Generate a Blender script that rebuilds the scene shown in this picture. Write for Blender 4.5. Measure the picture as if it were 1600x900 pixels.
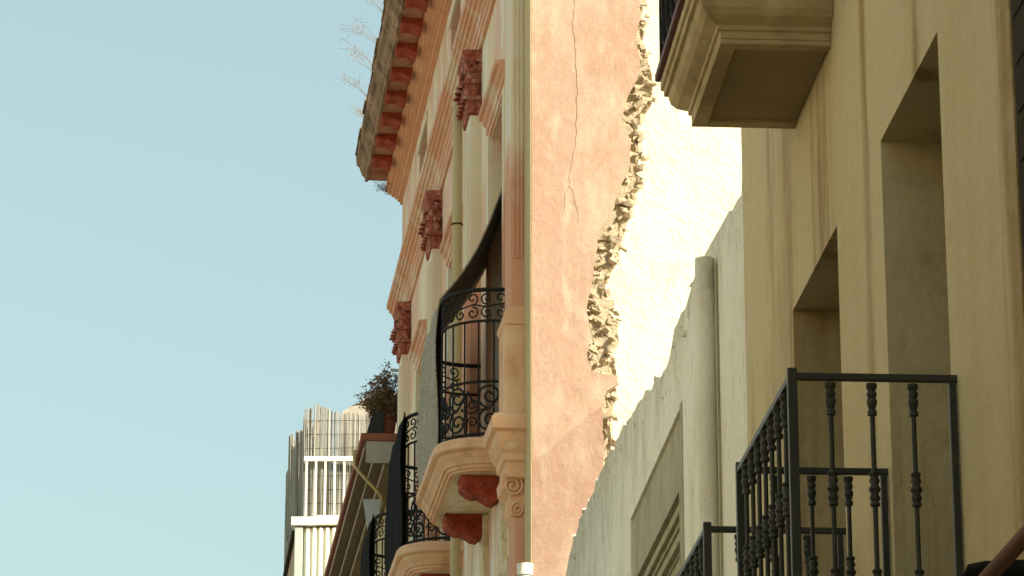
import bpy, bmesh, math, random
from mathutils import Vector, noise
R = math.radians
random.seed(7)
for o in list(bpy.data.objects): bpy.data.objects.remove(o)
scene = bpy.context.scene
C = scene.collection

# ------------------------------------------------------------------ camera, sky, sun, exposure
F = 5100.0                                   # focal length in photo pixels (photo 1600 x 900)
P = math.atan(1530 / F); CP, SP = math.cos(P), math.sin(P)
CAMZ = 1.6
cam = bpy.data.cameras.new('camera'); cam.sensor_width = 36; cam.lens = F / 1600 * 36
cam.clip_start = 0.1; cam.clip_end = 3000
co = bpy.data.objects.new('camera', cam); C.objects.link(co)
co.location = (0, 0, CAMZ); co.rotation_euler = (math.pi / 2 + P, 0, 0)
scene.camera = co

TO_SUN = Vector((1.0, -0.8, 0.74)).normalized()
world = bpy.data.worlds.new('World'); scene.world = world; world.use_nodes = True
wn = world.node_tree; wn.nodes.clear()
sky = wn.nodes.new('ShaderNodeTexSky'); sky.sky_type = 'NISHITA'; sky.sun_disc = False
sky.sun_elevation = math.asin(TO_SUN.z); sky.sun_rotation = math.atan2(TO_SUN.x, TO_SUN.y)
sky.altitude = 0; sky.air_density = 1.0; sky.dust_density = 5.0; sky.ozone_density = 1.0
tint = wn.nodes.new('ShaderNodeMix'); tint.data_type = 'RGBA'; tint.blend_type = 'MULTIPLY'
tint.inputs['Factor'].default_value = 1.0; tint.inputs['B'].default_value = (1.10, 1.06, 0.84, 1)
bg = wn.nodes.new('ShaderNodeBackground'); bg.inputs['Strength'].default_value = 0.118
wo = wn.nodes.new('ShaderNodeOutputWorld')
hz = wn.nodes.new('ShaderNodeMix'); hz.data_type = 'RGBA'; hz.inputs['Factor'].default_value = 0.4     # even summer haze over the whole sky
hz.inputs['B'].default_value = (2.3, 3.3, 3.2, 1)
wn.links.new(sky.outputs[0], tint.inputs['A']); wn.links.new(tint.outputs['Result'], hz.inputs['A']); wn.links.new(hz.outputs['Result'], bg.inputs['Color'])
wn.links.new(bg.outputs[0], wo.inputs['Surface'])

sun = bpy.data.lights.new('sun', 'SUN'); sun.energy = 4.0; sun.angle = R(0.53); sun.color = (1.0, 0.905, 0.78)
so = bpy.data.objects.new('sun', sun); C.objects.link(so)
so.location = (20, -40, 30); so.rotation_euler = (-TO_SUN).to_track_quat('-Z', 'Y').to_euler()

scene.view_settings.view_transform = 'Standard'; scene.view_settings.look = 'None'
scene.view_settings.gamma = 1; scene.view_settings.exposure = 1.1
scene.view_settings.use_curve_mapping = False

# ------------------------------------------------------------------ frames: t along the wall (world Y on the wall), d out of the wall, z up
def ray(u, v):
    a = (u - 800) / F; b = (450 - v) / F; y = CP - b * SP
    return a / y, (SP + b * CP) / y            # X/Y, Z/Y
class Frame:
    def __init__(s, A, S): s.A, s.S, s.n = A, S, math.hypot(1, S)
    def __call__(s, t, d, z): return Vector((s.A + s.S * t - d / s.n, t + d * s.S / s.n, z))
    def hit(s, u, v, d=0):                      # pixel -> (t, z) on the wall (d out of it)
        r, q = ray(u, v); Y = (s.A - d) / (r - s.S); return Y, CAMZ + q * Y
NW = Frame(1.9355, -0.06273)                    # yellow and white fronts
PW = Frame(2.8123, -0.10893)                    # pink front and what follows it
YP = 24.4; XP = PW(YP, 0, 0).x
_n = PW.n
def EW(x, d, z):                                # pink end wall: x to the right of the corner, d toward the camera
    return Vector((XP + x / _n, YP + x * 0.10893 / _n, z)) + d * Vector((0.10893, -1, 0)) / _n
def EW_hit(u, v, d=0):
    r, q = ray(u, v); g = 0.10893
    # point (rY, Y): Y - YP + d/_n = g (rY - XP - g d/_n)
    Y = (YP - d / _n - g * XP - g * g * d / _n) / (1 - g * r)
    return (r * Y - XP - g * d / _n) * _n, CAMZ + q * Y
def at(u, v, Y):
    r, q = ray(u, v); return Vector((r * Y, Y, CAMZ + q * Y))

# ------------------------------------------------------------------ materials
def mat(name, base, layers=(), bump=(), rough=0.85, spec=0.25, metal=0.0, coat=0):
    m = bpy.data.materials.new(name); m.use_nodes = True; nt = m.node_tree; N = nt.nodes; L = nt.links
    bs = N['Principled BSDF']; bs.inputs['Roughness'].default_value = rough
    bs.inputs['Specular IOR Level'].default_value = spec; bs.inputs['Metallic'].default_value = metal
    geo = N.new('ShaderNodeNewGeometry'); pos = geo.outputs['Position']
    def nz(scale, sc=(1, 1, 1), detail=6, off=0, rg=0.6):
        mp = N.new('ShaderNodeMapping'); mp.inputs['Scale'].default_value = sc; mp.inputs['Location'].default_value = (off, off * 1.7, off * .6)
        L.new(pos, mp.inputs['Vector']); t = N.new('ShaderNodeTexNoise')
        t.inputs['Scale'].default_value = scale; t.inputs['Detail'].default_value = detail; t.inputs['Roughness'].default_value = rg
        L.new(mp.outputs[0], t.inputs['Vector']); return t.outputs['Fac']
    def mr(val, lo, hi, a=0.0, b=1.0):
        r = N.new('ShaderNodeMapRange'); r.inputs['From Min'].default_value = lo; r.inputs['From Max'].default_value = hi
        r.inputs['To Min'].default_value = a; r.inputs['To Max'].default_value = b; L.new(val, r.inputs['Value']); return r.outputs[0]
    def mth(op, a, b):
        n = N.new('ShaderNodeMath'); n.operation = op
        for i, q in enumerate((a, b)):
            if isinstance(q, (int, float)): n.inputs[i].default_value = q
            else: L.new(q, n.inputs[i])
        return n.outputs[0]
    rgb = N.new('ShaderNodeRGB'); rgb.outputs[0].default_value = (*base, 1); cur = rgb.outputs[0]
    for i, ly in enumerate(layers):
        if ly[0] == 'z':                       # ('z', colour, z_full, z_none, noise amplitude, noise scale, max)
            _, col, z0, z1, amp, ns, mx = ly
            sp = N.new('ShaderNodeSeparateXYZ'); L.new(pos, sp.inputs[0])
            nn = mr(nz(ns, (1, 1, .5), 5, i * 3.1), .3, .7, -amp, amp)
            f = mr(mth('ADD', sp.outputs['Z'], nn), z0, z1, mx, 0)
        else:                                  # (colour, scale, axis scale, lo, hi, max)
            col, ns, sc, lo, hi, mx = ly
            f = mr(nz(ns, sc, 7, i * 5.3 + 1), lo, hi, 0, mx)
        mx_ = N.new('ShaderNodeMix'); mx_.data_type = 'RGBA'; L.new(f, mx_.inputs['Factor'])
        L.new(cur, mx_.inputs['A']); mx_.inputs['B'].default_value = (*col, 1); cur = mx_.outputs['Result']
    L.new(cur, bs.inputs['Base Color'])
    prev = None
    for (ns, sc, st, dist) in bump:
        b = N.new('ShaderNodeBump'); b.inputs['Strength'].default_value = st; b.inputs['Distance'].default_value = dist
        L.new(nz(ns, sc, 8), b.inputs['Height'])
        if prev: L.new(prev, b.inputs['Normal'])
        prev = b.outputs[0]
    if prev: L.new(prev, bs.inputs['Normal'])
    return m
U = (1, 1, 1); VS = (1, 1, .12)               # VS: streaks that run down
PLB = ((9, U, .35, .02), (60, U, .35, .006))
M = {}
M['yellow'] = mat('yellow_plaster', (.52, .435, .245), [((.43, .33, .155), 1.3, VS, .47, .72, .75), ((.27, .175, .06), 2.6, (1, 1, .07), .555, .65, .9), ((.55, .48, .30), 2.2, U, .5, .8, .6), ((.28, .22, .12), 7, U, .58, .78, .5), ((.53, .45, .27), 24, U, .5, .75, .4), ((.30, .22, .11), 1.1, (1, 1, .5), .54, .72, .7), ((.2, .15, .08), 60, U, .68, .74, .4)], ((9, U, .5, .02), (60, U, .5, .007), (2.2, U, .3, .05)), .9)
M['reveal'] = mat('reveal_plaster', (.30, .27, .18), [((.2, .17, .1), 3, VS, .45, .7, .7)], PLB, .9)
M['ruin'] = mat('white_limewash', (.76, .735, .60), [((.56, .52, .39), 2.2, (1, 1, .5), .5, .72, .8), ((.82, .80, .68), 1.4, U, .5, .7, .7), ((.40, .33, .21), 8, U, .60, .72, .6), ((.46, .41, .3), 5, (1, 1, .25), .62, .74, .45), ((.34, .28, .18), 30, U, .66, .72, .5), ('z', (.46, .39, .27), 6.95, 6.1, .45, 3, .45), ('z', (.32, .26, .17), 7.2, 6.15, .75, 9, .4)], ((7, U, .6, .04), (30, U, .5, .015), (70, U, .4, .006)), .92)
M['ruin_top'] = mat('crumbling_lime_mortar', (.66, .61, .47), [((.32, .26, .16), 9, U, .54, .68, .8), ((.78, .74, .6), 6, U, .5, .66, .8)], ((20, U, .8, .03),), .95)
M['cement'] = mat('grey_cement', (.38, .35, .24), [((.25, .22, .14), 5, (1, 1, .5), .45, .68, .8), ((.48, .44, .32), 14, U, .55, .75, .6), ((.2, .17, .11), 25, U, .6, .72, .5)], ((30, U, .6, .012), (6, U, .4, .02)), .95)
M['bright'] = mat('whitewashed_masonry', (.68, .63, .45), [((.58, .51, .33), 5, U, .55, .7, .6), ((.38, .31, .18), 16, U, .68, .78, .6), ((.74, .70, .54), 2, U, .45, .65, .7)], ((6, U, .6, .06), (30, U, .5, .02)), .95)
M['stone'] = mat('rubble_stone', (.40, .325, .215), [((.50, .43, .31), 7, U, .46, .62, .9), ((.24, .175, .105), 14, U, .58, .72, .75), ((.42, .28, .2), 3, U, .6, .72, .6)], ((18, U, .9, .03), (60, U, .6, .012)), .95)
M['mortar'] = mat('crumbled_mortar', (.43, .36, .245), [((.30, .23, .14), 12, U, .54, .7, .7), ((.50, .43, .32), 6, U, .5, .65, .7)], ((14, U, .9, .05), (50, U, .7, .02)), .97)
def salmon_wash(name, k, extra):
    q = lambda *c: tuple(k * v * w for v, w in zip(c, extra))
    return mat(name, q(.36, .22, .155), [(q(.46, .33, .235), 1.7, (1, 1, .55), .48, .62, .85), (q(.335, .19, .13), 2.3, (1, 1, .6), .49, .66, .85), (q(.46, .355, .26), 6.5, (1, 1, .45), .56, .72, .6), (q(.28, .17, .115), 11, U, .58, .76, .55), (q(.41, .28, .19), 30, (1, 1, .4), .5, .7, .6), (q(.50, .40, .30), 2.6, (1, 1, .3), .58, .68, .65), (q(.25, .16, .11), 45, U, .64, .72, .5)], ((5, U, .45, .035), (50, U, .5, .007)), .92)
M['pink'] = salmon_wash('salmon_limewash', 1.03, (.92, 1.02, 1.04))
M['pink_low'] = salmon_wash('deeper_salmon_limewash', .89, (.93, .99, 1.02))
M['white_house'] = mat('white_rendered_house', (.84, .78, .62), [((.72, .64, .48), 3, U, .5, .7, .6)], PLB, .92)
M['cream'] = mat('peeling_cream_front', (.80, .655, .42), [((.84, .775, .64), 1.6, (1, 1, .35), .46, .58, .9), ((.74, .44, .31), 1.9, (1, 1, .4), .46, .54, .75), ((.48, .37, .22), 6, (1, 1, .3), .60, .74, .6), ((.82, .78, .66), 8, (1, 1, .3), .6, .72, .6)], ((8, U, .4, .02), (50, U, .4, .006)), .92)
M['band'] = mat('peeling_terracotta_band', (.68, .37, .23), [((.74, .62, .45), 1.25, (1, 1, 1), .48, .60, .8), ((.5, .37, .22), 6, U, .58, .7, .6), ((.76, .69, .55), 5, (1, .4, 1), .6, .7, .7), ((.42, .32, .2), 2.5, (1, 1, .3), .6, .7, .5)], ((9, U, .4, .02), (45, U, .5, .006)), .92)
M['bed'] = mat('terracotta_cornice', (.68, .36, .21), [((.75, .49, .32), 2.5, (1, .5, 1), .5, .7, .8), ((.42, .25, .14), 6, U, .58, .72, .6), ((.72, .6, .43), 9, U, .62, .7, .7)], ((9, U, .4, .02), (45, U, .5, .006)), .92)
M['roof_edge'] = mat('weathered_cornice_edge', (.29, .195, .115), [((.13, .09, .05), 3, U, .46, .62, .9), ((.48, .30, .19), 3.5, (1, .6, 1), .52, .64, .8), ((.08, .06, .035), 12, U, .6, .72, .8)], ((14, U, .7, .03), (50, U, .6, .01)), .96)
M['soffit'] = mat('faded_red_soffit', (.40, .20, .12), [((.5, .32, .18), 6, U, .54, .7, .7), ((.26, .07, .04), 2.5, U, .48, .64, .8)], ((12, U, .5, .015),), .93)
M['red'] = mat('oxblood_paint', (.37, .105, .066), [((.52, .24, .165), 9, U, .48, .64, .8), ((.18, .04, .025), 12, U, .53, .68, .85), ((.62, .45, .32), 20, U, .56, .64, .7)], ((14, U, .9, .03), (45, U, .7, .012)), .9)
M['deep_red'] = mat('deep_red_paint', (.33, .055, .024), [((.42, .12, .06), 8, U, .52, .68, .7), ((.17, .03, .015), 10, U, .52, .68, .8), ((.5, .3, .17), 20, U, .66, .73, .5)], ((14, U, .7, .02), (45, U, .5, .008)), .88)
M['pilaster'] = mat('peeling_pilaster', (.76, .66, .47), [((.82, .77, .65), 3, (1, 1, .2), .5, .65, .8), ((.52, .42, .27), 7, (1, 1, .15), .6, .75, .7), ('z', (.66, .34, .21), 10.1, 10.5, .6, 1.3, 1.0), ((.74, .47, .32), 4, (1, 1, .3), .60, .70, .4)], ((8, (1, 1, .3), .4, .015), (50, U, .4, .005)), .9)
M['salmon'] = mat('salmon_stucco', (.74, .44, .255), [((.80, .57, .35), 2.5, U, .48, .68, .8), ((.78, .66, .46), 5, U, .62, .7, .7), ((.52, .29, .145), 5, (1, 1, .5), .54, .70, .7), ((.45, .28, .14), 3, VS, .58, .72, .6), ((.34, .2, .1), 18, U, .64, .74, .5)], ((8, U, .4, .02), (50, U, .4, .006)), .9)
M['slab_under'] = mat('flaking_slab_underside', (.70, .58, .36), [((.80, .72, .55), 5, (1, .4, 1), .5, .62, .9), ((.46, .36, .2), 8, (1, .5, 1), .56, .7, .8), ((.66, .40, .24), 4, U, .62, .7, .7)], ((10, (1, .4, 1), .6, .02),), .95)
M['iron'] = mat('dark_wrought_iron', (.014, .014, .011), [((.04, .03, .018), 14, U, .55, .72, .7)], ((60, U, .3, .003),), .7, .25)
M['green_iron'] = mat('dark_green_painted_iron', (.02, .024, .016), [((.045, .036, .022), 12, U, .5, .7, .8)], ((80, U, .25, .002),), .5, .35)
M['pipe'] = mat('cream_painted_pipe', (.56, .45, .24), [((.42, .32, .16), 4, VS, .5, .7, .7)], (), .6)
M['ochre_slab'] = mat('ochre_balcony_stone', (.40, .315, .165), [((.24, .175, .085), 3, (1, 1, 1), .47, .66, .85), ((.5, .43, .27), 5, U, .56, .7, .6)], ((14, U, .4, .012), (60, U, .4, .004)), .9)
M['ochre_panel'] = mat('brown_soffit_plaster', (.27, .20, .11), [((.21, .15, .08), 3, U, .45, .7, .7)], ((40, U, .3, .005),), .92)
M['maroon'] = mat('maroon_painted_edge', (.10, .035, .028), [((.16, .08, .05), 9, U, .5, .7, .6)], (), .6)
M['wood'] = mat('brown_varnished_wood', (.115, .045, .02), [((.07, .03, .015), 20, (1, .2, 1), .45, .65, .8)], (), .75, .2)
M['dark_wood'] = mat('dark_shutter_wood', (.040, .028, .013), [((.025, .017, .009), 20, VS, .45, .65, .8)], (), .9, .1)
M['glass'] = mat('dim_window_glass', (.02, .022, .02), (), (), .12, .5)
M['blind_grey'] = mat('woven_grey_blind', (.40, .35, .26), [((.20, .165, .115), 70, (.3, .3, 1), .45, .6, .8), ((.48, .43, .34), 5, U, .5, .7, .6)], ((120, (.15, .15, 1), .6, .006),), .9)
M['blind_dark'] = mat('woven_dark_blind', (.010, .010, .008), [((.028, .025, .019), 60, (.2, .2, 1), .5, .7, .7), ((.018, .017, .014), 4, U, .5, .7, .7)], ((100, (.15, .15, 1), .6, .006),), .95, .05)
M['grey_wall'] = mat('grey_render', (.36, .34, .29), [((.27, .25, .2), 5, U, .5, .7, .7)], PLB, .92)
M['eave_dark'] = mat('brown_eave_boards', (.17, .125, .075), [((.11, .08, .045), 8, (1, .2, 1), .5, .7, .8)], ((20, (1, .2, 1), .4, .008),), .9)
M['eave_light'] = mat('pale_eave_edge', (.42, .36, .27), [((.3, .24, .16), 8, U, .5, .7, .7)], (), .9)
M['red_tile'] = mat('terracotta_coping', (.26, .095, .055), [((.17, .06, .035), 10, U, .5, .7, .7)], ((20, U, .4, .01),), .9)
M['cream_wall'] = mat('cream_render', (.58, .46, .25), [((.45, .34, .17), 2, VS, .5, .7, .7)], PLB, .92)
M['zinc'] = mat('pale_zinc', (.42, .46, .47), [((.33, .36, .37), 6, VS, .5, .7, .7)], (), .55, .4)
M['reed'] = mat('weathered_grey_reed', (.335, .33, .285), [((.16, .155, .125), 40, (1, 1, .02), .46, .60, .85), ((.43, .42, .365), 24, (1, 1, .03), .52, .66, .8), ((.13, .125, .10), 4, (1, 1, .15), .54, .68, .75)], ((90, (1, 1, .02), .7, .01),), .95)
M['white_paint'] = mat('white_painted_metal', (.78, .77, .64), [((.6, .56, .42), 6, VS, .58, .72, .6)], (), .55)
M['pale_green'] = mat('pale_green_panel', (.40, .46, .41), [((.33, .37, .32), 3, U, .5, .7, .6)], (), .8)
M['tan_wall'] = mat('tan_side_wall', (.42, .32, .20), [((.3, .22, .13), 2, U, .5, .7, .7)], PLB, .92)
M['leaf'] = mat('dry_brown_foliage', (.19, .12, .055), [((.08, .06, .025), 12, U, .45, .6, .9), ((.28, .18, .09), 20, U, .58, .7, .8)], (), .9)
M['straw'] = mat('dry_straw', (.22, .18, .13), [((.14, .11, .08), 20, U, .5, .7, .7)], (), .9)
M['straw2'] = mat('dry_pale_seed_stalks', (.42, .38, .30), (), (), .9)
M['terracotta'] = mat('terracotta_pot', (.23, .075, .04), [((.13, .05, .03), 10, U, .5, .7, .6)], (), .8)
M['dark_pot'] = mat('dark_planter', (.03, .028, .022), (), (), .7)
M['crack'] = mat('crack_dark_plaster', (.19, .125, .085), (), (), .95)
M['rope'] = mat('tan_rope', (.25, .17, .09), (), (), .95)
M['paving'] = mat('street_paving', (.42, .36, .27), [((.3, .25, .18), 2, U, .45, .7, .7)], ((8, U, .3, .02),), .9)
M['tiles'] = mat('old_roof_tiles', (.32, .17, .10), [((.22, .13, .08), 5, U, .45, .7, .7)], ((8, U, .5, .05),), .92)

# ------------------------------------------------------------------ mesh builder
BASE = {}
class MB:
    def __init__(s): s.v, s.f = [], []
    def add(s, vs, fs):
        n = len(s.v); s.v += [Vector(q) for q in vs]; s.f += [tuple(i + n for i in q) for q in fs]; return s
    def box(s, W, t0, t1, d0, d1, z0, z1):
        vs = [W(t, d, z) for z in (z0, z1) for (t, d) in ((t0, d0), (t1, d0), (t1, d1), (t0, d1))]
        return s.add(vs, [(0, 1, 2, 3), (4, 5, 6, 7), (0, 1, 5, 4), (1, 2, 6, 5), (2, 3, 7, 6), (3, 0, 4, 7)])
    def prof(s, W, pts, t0, t1, seg=1):          # closed (d, z) profile swept along t
        n = len(pts); vs, fs = [], []
        for k in range(seg + 1):
            t = t0 + (t1 - t0) * k / seg; vs += [W(t, d, z) for d, z in pts]
        for k in range(seg):
            fs += [(k * n + i, k * n + (i + 1) % n, (k + 1) * n + (i + 1) % n, (k + 1) * n + i) for i in range(n)]
        fs += [tuple(range(n)), tuple(seg * n + i for i in range(n))]
        return s.add(vs, fs)
    def plate(s, W, pts, d0, d1):                # closed (t, z) outline with thickness in d
        n = len(pts)
        vs = [W(t, d0, z) for t, z in pts] + [W(t, d1, z) for t, z in pts]
        return s.add(vs, [tuple(range(n)), tuple(range(n, 2 * n))] + [(i, (i + 1) % n, n + (i + 1) % n, n + i) for i in range(n)])
    def tube(s, pts, r, n=6, cap=True):
        pts = [Vector(p) for p in pts]; vs, fs = [], []; m = len(pts); side = None
        for i, p in enumerate(pts):
            tg = (pts[min(i + 1, m - 1)] - pts[max(i - 1, 0)])
            if tg.length < 1e-9: tg = Vector((0, 0, 1))
            tg.normalize()
            if side is None:
                side = tg.cross(Vector((0, 0, 1)) if abs(tg.z) < .9 else Vector((1, 0, 0))).normalized()
            side = (side - tg * side.dot(tg)).normalized(); up = tg.cross(side)
            rr = r[i] if isinstance(r, (list, tuple)) else r
            vs += [p + rr * (math.cos(a) * side + math.sin(a) * up) for a in (2 * math.pi * k / n for k in range(n))]
        for i in range(m - 1):
            fs += [(i * n + k, i * n + (k + 1) % n, (i + 1) * n + (k + 1) % n, (i + 1) * n + k) for k in range(n)]
        if cap: fs += [tuple(range(n)), tuple((m - 1) * n + k for k in range(n))]
        return s.add(vs, fs)
    def lathe(s, c, prof, n=10, cap=True):
        c = Vector(c); vs, fs = [], []
        for r, z in prof: vs += [c + Vector((r * math.cos(2 * math.pi * k / n), r * math.sin(2 * math.pi * k / n), z)) for k in range(n)]
        for i in range(len(prof) - 1): fs += [(i * n + k, i * n + (k + 1) % n, (i + 1) * n + (k + 1) % n, (i + 1) * n + k) for k in range(n)]
        if cap: fs += [tuple(range(n)), tuple((len(prof) - 1) * n + k for k in range(n))]
        return s.add(vs, fs)
    def rings(s, rs, closed=True, cap=True):     # list of equal length point rings
        n = len(rs[0]); vs = [p for r in rs for p in r]; fs = []
        for i in range(len(rs) - 1):
            fs += [(i * n + k, i * n + (k + 1) % n, (i + 1) * n + (k + 1) % n, (i + 1) * n + k) for k in range(n if closed else n - 1)]
        if cap: fs += [tuple(range(n)), tuple((len(rs) - 1) * n + k for k in range(n))]
        return s.add(vs, fs)
    def mesh(s, name, m, origin=(0, 0, 0), smooth=None):
        origin = Vector(origin); me = bpy.data.meshes.new(name)
        me.from_pydata([v - origin for v in s.v], [], s.f)
        bm = bmesh.new(); bm.from_mesh(me)
        big = [f for f in bm.faces if len(f.verts) > 4]
        if big: bmesh.ops.triangulate(bm, faces=big)
        bmesh.ops.recalc_face_normals(bm, faces=bm.faces); bm.to_mesh(me); bm.free()
        me.materials.append(M[m])
        if smooth: me.shade_smooth(); me.set_sharp_from_angle(angle=R(smooth))
        return me
    def build(s, name, m, parent=None, smooth=None, bevel=0, base=None):
        b = Vector(BASE[parent]) if parent else Vector(base or (0, 0, 0))
        o = bpy.data.objects.new(name, s.mesh(name, m, b, smooth)); C.objects.link(o)
        if parent: o.parent = parent
        else: o.location = b
        BASE[o] = b
        if bevel:
            md = o.modifiers.new('bevel', 'BEVEL'); md.width = bevel; md.segments = 2; md.limit_method = 'ANGLE'; md.angle_limit = R(40)
        return o
def thing(name, label, cat, base, group=None):
    o = bpy.data.objects.new(name, None); C.objects.link(o); o.location = base; BASE[o] = Vector(base)
    o.empty_display_size = .2; return tag(o, label, cat, group)
def tag(o, label, cat, group=None):
    o['label'] = label; o['category'] = cat
    if group: o['group'] = group
    return o
def inst(name, me, parent, loc, rot=(0, 0, 0), scale=(1, 1, 1)):      # alike pieces share mesh data
    o = bpy.data.objects.new(name, me); C.objects.link(o); o.parent = parent
    o.location = Vector(loc) - BASE[parent]; o.rotation_euler = rot; o.scale = scale
    BASE[o] = Vector(loc); return o
def wall_open(W, t0, t1, z0, z1, th, ops):        # wall with rectangular openings and their reveals
    mb = MB(); ts = sorted({t0, t1} | {q for o in ops for q in o[:2]}); zs = sorted({z0, z1} | {q for o in ops for q in o[2:4]})
    inside = lambda a, b: any(o[0] < a < o[1] and o[2] < b < o[3] for o in ops)
    for i in range(len(ts) - 1):
        for j in range(len(zs) - 1):
            a, b, c, d = ts[i], ts[i + 1], zs[j], zs[j + 1]
            if inside((a + b) / 2, (c + d) / 2): continue
            for dd in (0, -th): mb.add([W(a, dd, c), W(b, dd, c), W(b, dd, d), W(a, dd, d)], [(0, 1, 2, 3)])
    for (a, b, c, d) in list(o[:4] for o in ops) + [(t0, t1, z0, z1)]:
        q = [(a, c), (b, c), (b, d), (a, d)]
        for k in range(4):
            (p, r), (p2, r2) = q[k], q[(k + 1) % 4]
            mb.add([W(p, 0, r), W(p2, 0, r2), W(p2, -th, r2), W(p, -th, r)], [(0, 1, 2, 3)])
    return mb
def window(W, t0, t1, z0, z1, d, parent, frame='dark_wood'):
    fm = MB(); w = .07
    fm.box(W, t0 + .002, t0 + w, d - .06, d, z0 + .002, z1 - .002).box(W, t1 - w, t1 - .002, d - .06, d, z0 + .002, z1 - .002)
    fm.box(W, t0 + w, t1 - w, d - .06, d - .002, z1 - w, z1 - .002).box(W, t0 + w, t1 - w, d - .06, d - .002, z0 + .002, z0 + w)
    c = (t0 + t1) / 2; fm.box(W, c - .05, c + .05, d - .06, d - .003, z0 + w, z1 - w); zc = z0 + (z1 - z0) * .4
    f = fm.build('window', frame, parent, bevel=.006)
    MB().box(W, t0 + w, c - .05, d - .04, d - .03, z0 + w, z1 - w).build('pane', 'glass', f)
    MB().box(W, c + .05, t1 - w, d - .04, d - .03, z0 + w, z1 - w).build('pane', 'glass', f)
    return f

# ------------------------------------------------------------------ ground
g = MB(); n = 2
g.add([(-1500, -1500, 0), (1500, -1500, 0), (1500, 1500, 0), (-1500, 1500, 0)], [(0, 1, 2, 3)])
o = g.build('ground', 'paving'); o['kind'] = 'structure'
pv = MB().box(NW, -14, 24.2, 0.0, .75, .0, .13); o = pv.build('pavement', 'paving', bevel=.02); o['kind'] = 'structure'

# ------------------------------------------------------------------ yellow building
CN = 14.12; HEAD = 5.315; FL = 3.22; DW = ((5.5, 6.55), (7.53, 8.57), (9.58, 10.62), (11.57, 12.70))
yb = thing('yellow_building', 'yellow ochre plastered house with deep window openings and iron balconies', 'building', NW(6, 0, 0))
ops = [(a, b, FL, HEAD) for a, b in DW] + [(a + .1, b - .1, 6.3, 8.4) for a, b in DW]
wall_open(NW, -12, CN, 0, 8.62, .34, ops).build('wall', 'yellow', yb)
MB().plate(lambda t, d, z: NW(CN - d, -t, z), [(.345, 0), (13, 0), (13, 8.7), (6.65, 12.9), (.345, 8.1)], 0, .3).build('party_wall', 'cream_wall', yb)
rp = [(.35, 8.55), (.35, 8.7), (-6.65, 13.1), (-13.2, 8.9), (-13.2, 8.75), (-6.65, 12.92)]
MB().prof(NW, rp, -12.2, CN + .05).build('roof', 'tiles', yb)
for (a, b) in DW:
    window(NW, a, b, FL, HEAD, -.29, yb); window(NW, a + .1, b - .1, 6.3, 8.4, -.26, yb)
# louvred shutter folded back beside the window nearest the street's start
sh = MB(); ta, _ = NW.hit(1588, 200, .035)
sh.box(NW, ta - .5, ta, .004, .035, FL + .02, HEAD + .9)
s = sh.build('shutter', 'dark_wood', yb, bevel=.004)
for k in range(20): MB().box(NW, ta - .46, ta - .04, .0355, .039, FL + .12 + k * .14, FL + .23 + k * .14).build('slat', 'dark_wood', s)

RZ = 4.174; BD = .5
def baluster_mesh(h, name='baluster'):
    kn = lambda c: [(.0085, c - .055), (.017, c - .05), (.017, c - .042), (.013, c - .038), (.019, c - .026), (.013, c - .014), (.021, c), (.013, c + .014), (.019, c + .026), (.013, c + .038), (.017, c + .042), (.017, c + .05), (.0085, c + .055)]
    pr = [(.0085, 0)]
    for c in (h - .92, h - .62, h - .325): 
        if c > .06: pr += kn(c)
    pr += [(.0085, h - .10), (.016, h - .098), (.0165, h - .085), (.011, h - .08), (.018, h - .06), (.018, h - .05), (.013, h - .045), (.0185, h - .032), (.013, h - .02), (.019, h - .012), (.019, h)]
    return MB().lathe((0, 0, 0), [(r * .9, z) for r, z in pr], 9).mesh(name, 'green_iron', smooth=50)
BAL = baluster_mesh(RZ - .02 - FL)
def near_balcony(t0, t1, parent):
    sl = MB().prof(NW, [(.0, FL - .16), (.44, FL - .16), (.46, FL - .13), (.5, FL - .12), (.54, FL - .07), (.56, FL - .06), (.56, FL - .01), (0, FL - .01)], t0 - .06, t1 + .06)
    b = sl.build('balcony', 'ochre_slab', parent, bevel=.006)
    rl = MB(); e = .011
    rl.box(NW, t0 - e, t1 + e, BD - e, BD + e, RZ - .022, RZ); rl.build('front_rail', 'green_iron', b, bevel=.003)
    for t in (t0, t1):
        MB().box(NW, t - e, t + e, -.02, BD - e - .001, RZ - .022, RZ).build('side_rail', 'green_iron', b, bevel=.003)
        MB().box(NW, t - .0145, t + .0145, BD - .0145, BD + .0145, FL - .012, RZ + .014).build('corner_post', 'green_iron', b, bevel=.003)
        MB().box(NW, t - e, t + e, .004, .026, FL - .012, RZ - .0225).build('wall_post', 'green_iron', b, bevel=.003)
        for k in range(1, 4): inst('baluster', BAL, b, NW(t, BD * k / 4 + .01, FL - .01))
        MB().box(NW, t - e, t + e, .027, BD - .017, FL + .06, FL + .08).build('lower_rail', 'green_iron', b)
    n = 8
    for k in range(1, n): inst('baluster', BAL, b, NW(t0 + (t1 - t0) * k / n, BD, FL - .01))
    MB().box(NW, t0 + .017, t1 - .017, BD - e, BD + e, FL + .06, FL + .08).build('lower_rail', 'green_iron', b)
    return b
near_balcony(9.50, 10.70, yb); near_balcony(11.62, 12.80, yb)

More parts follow.
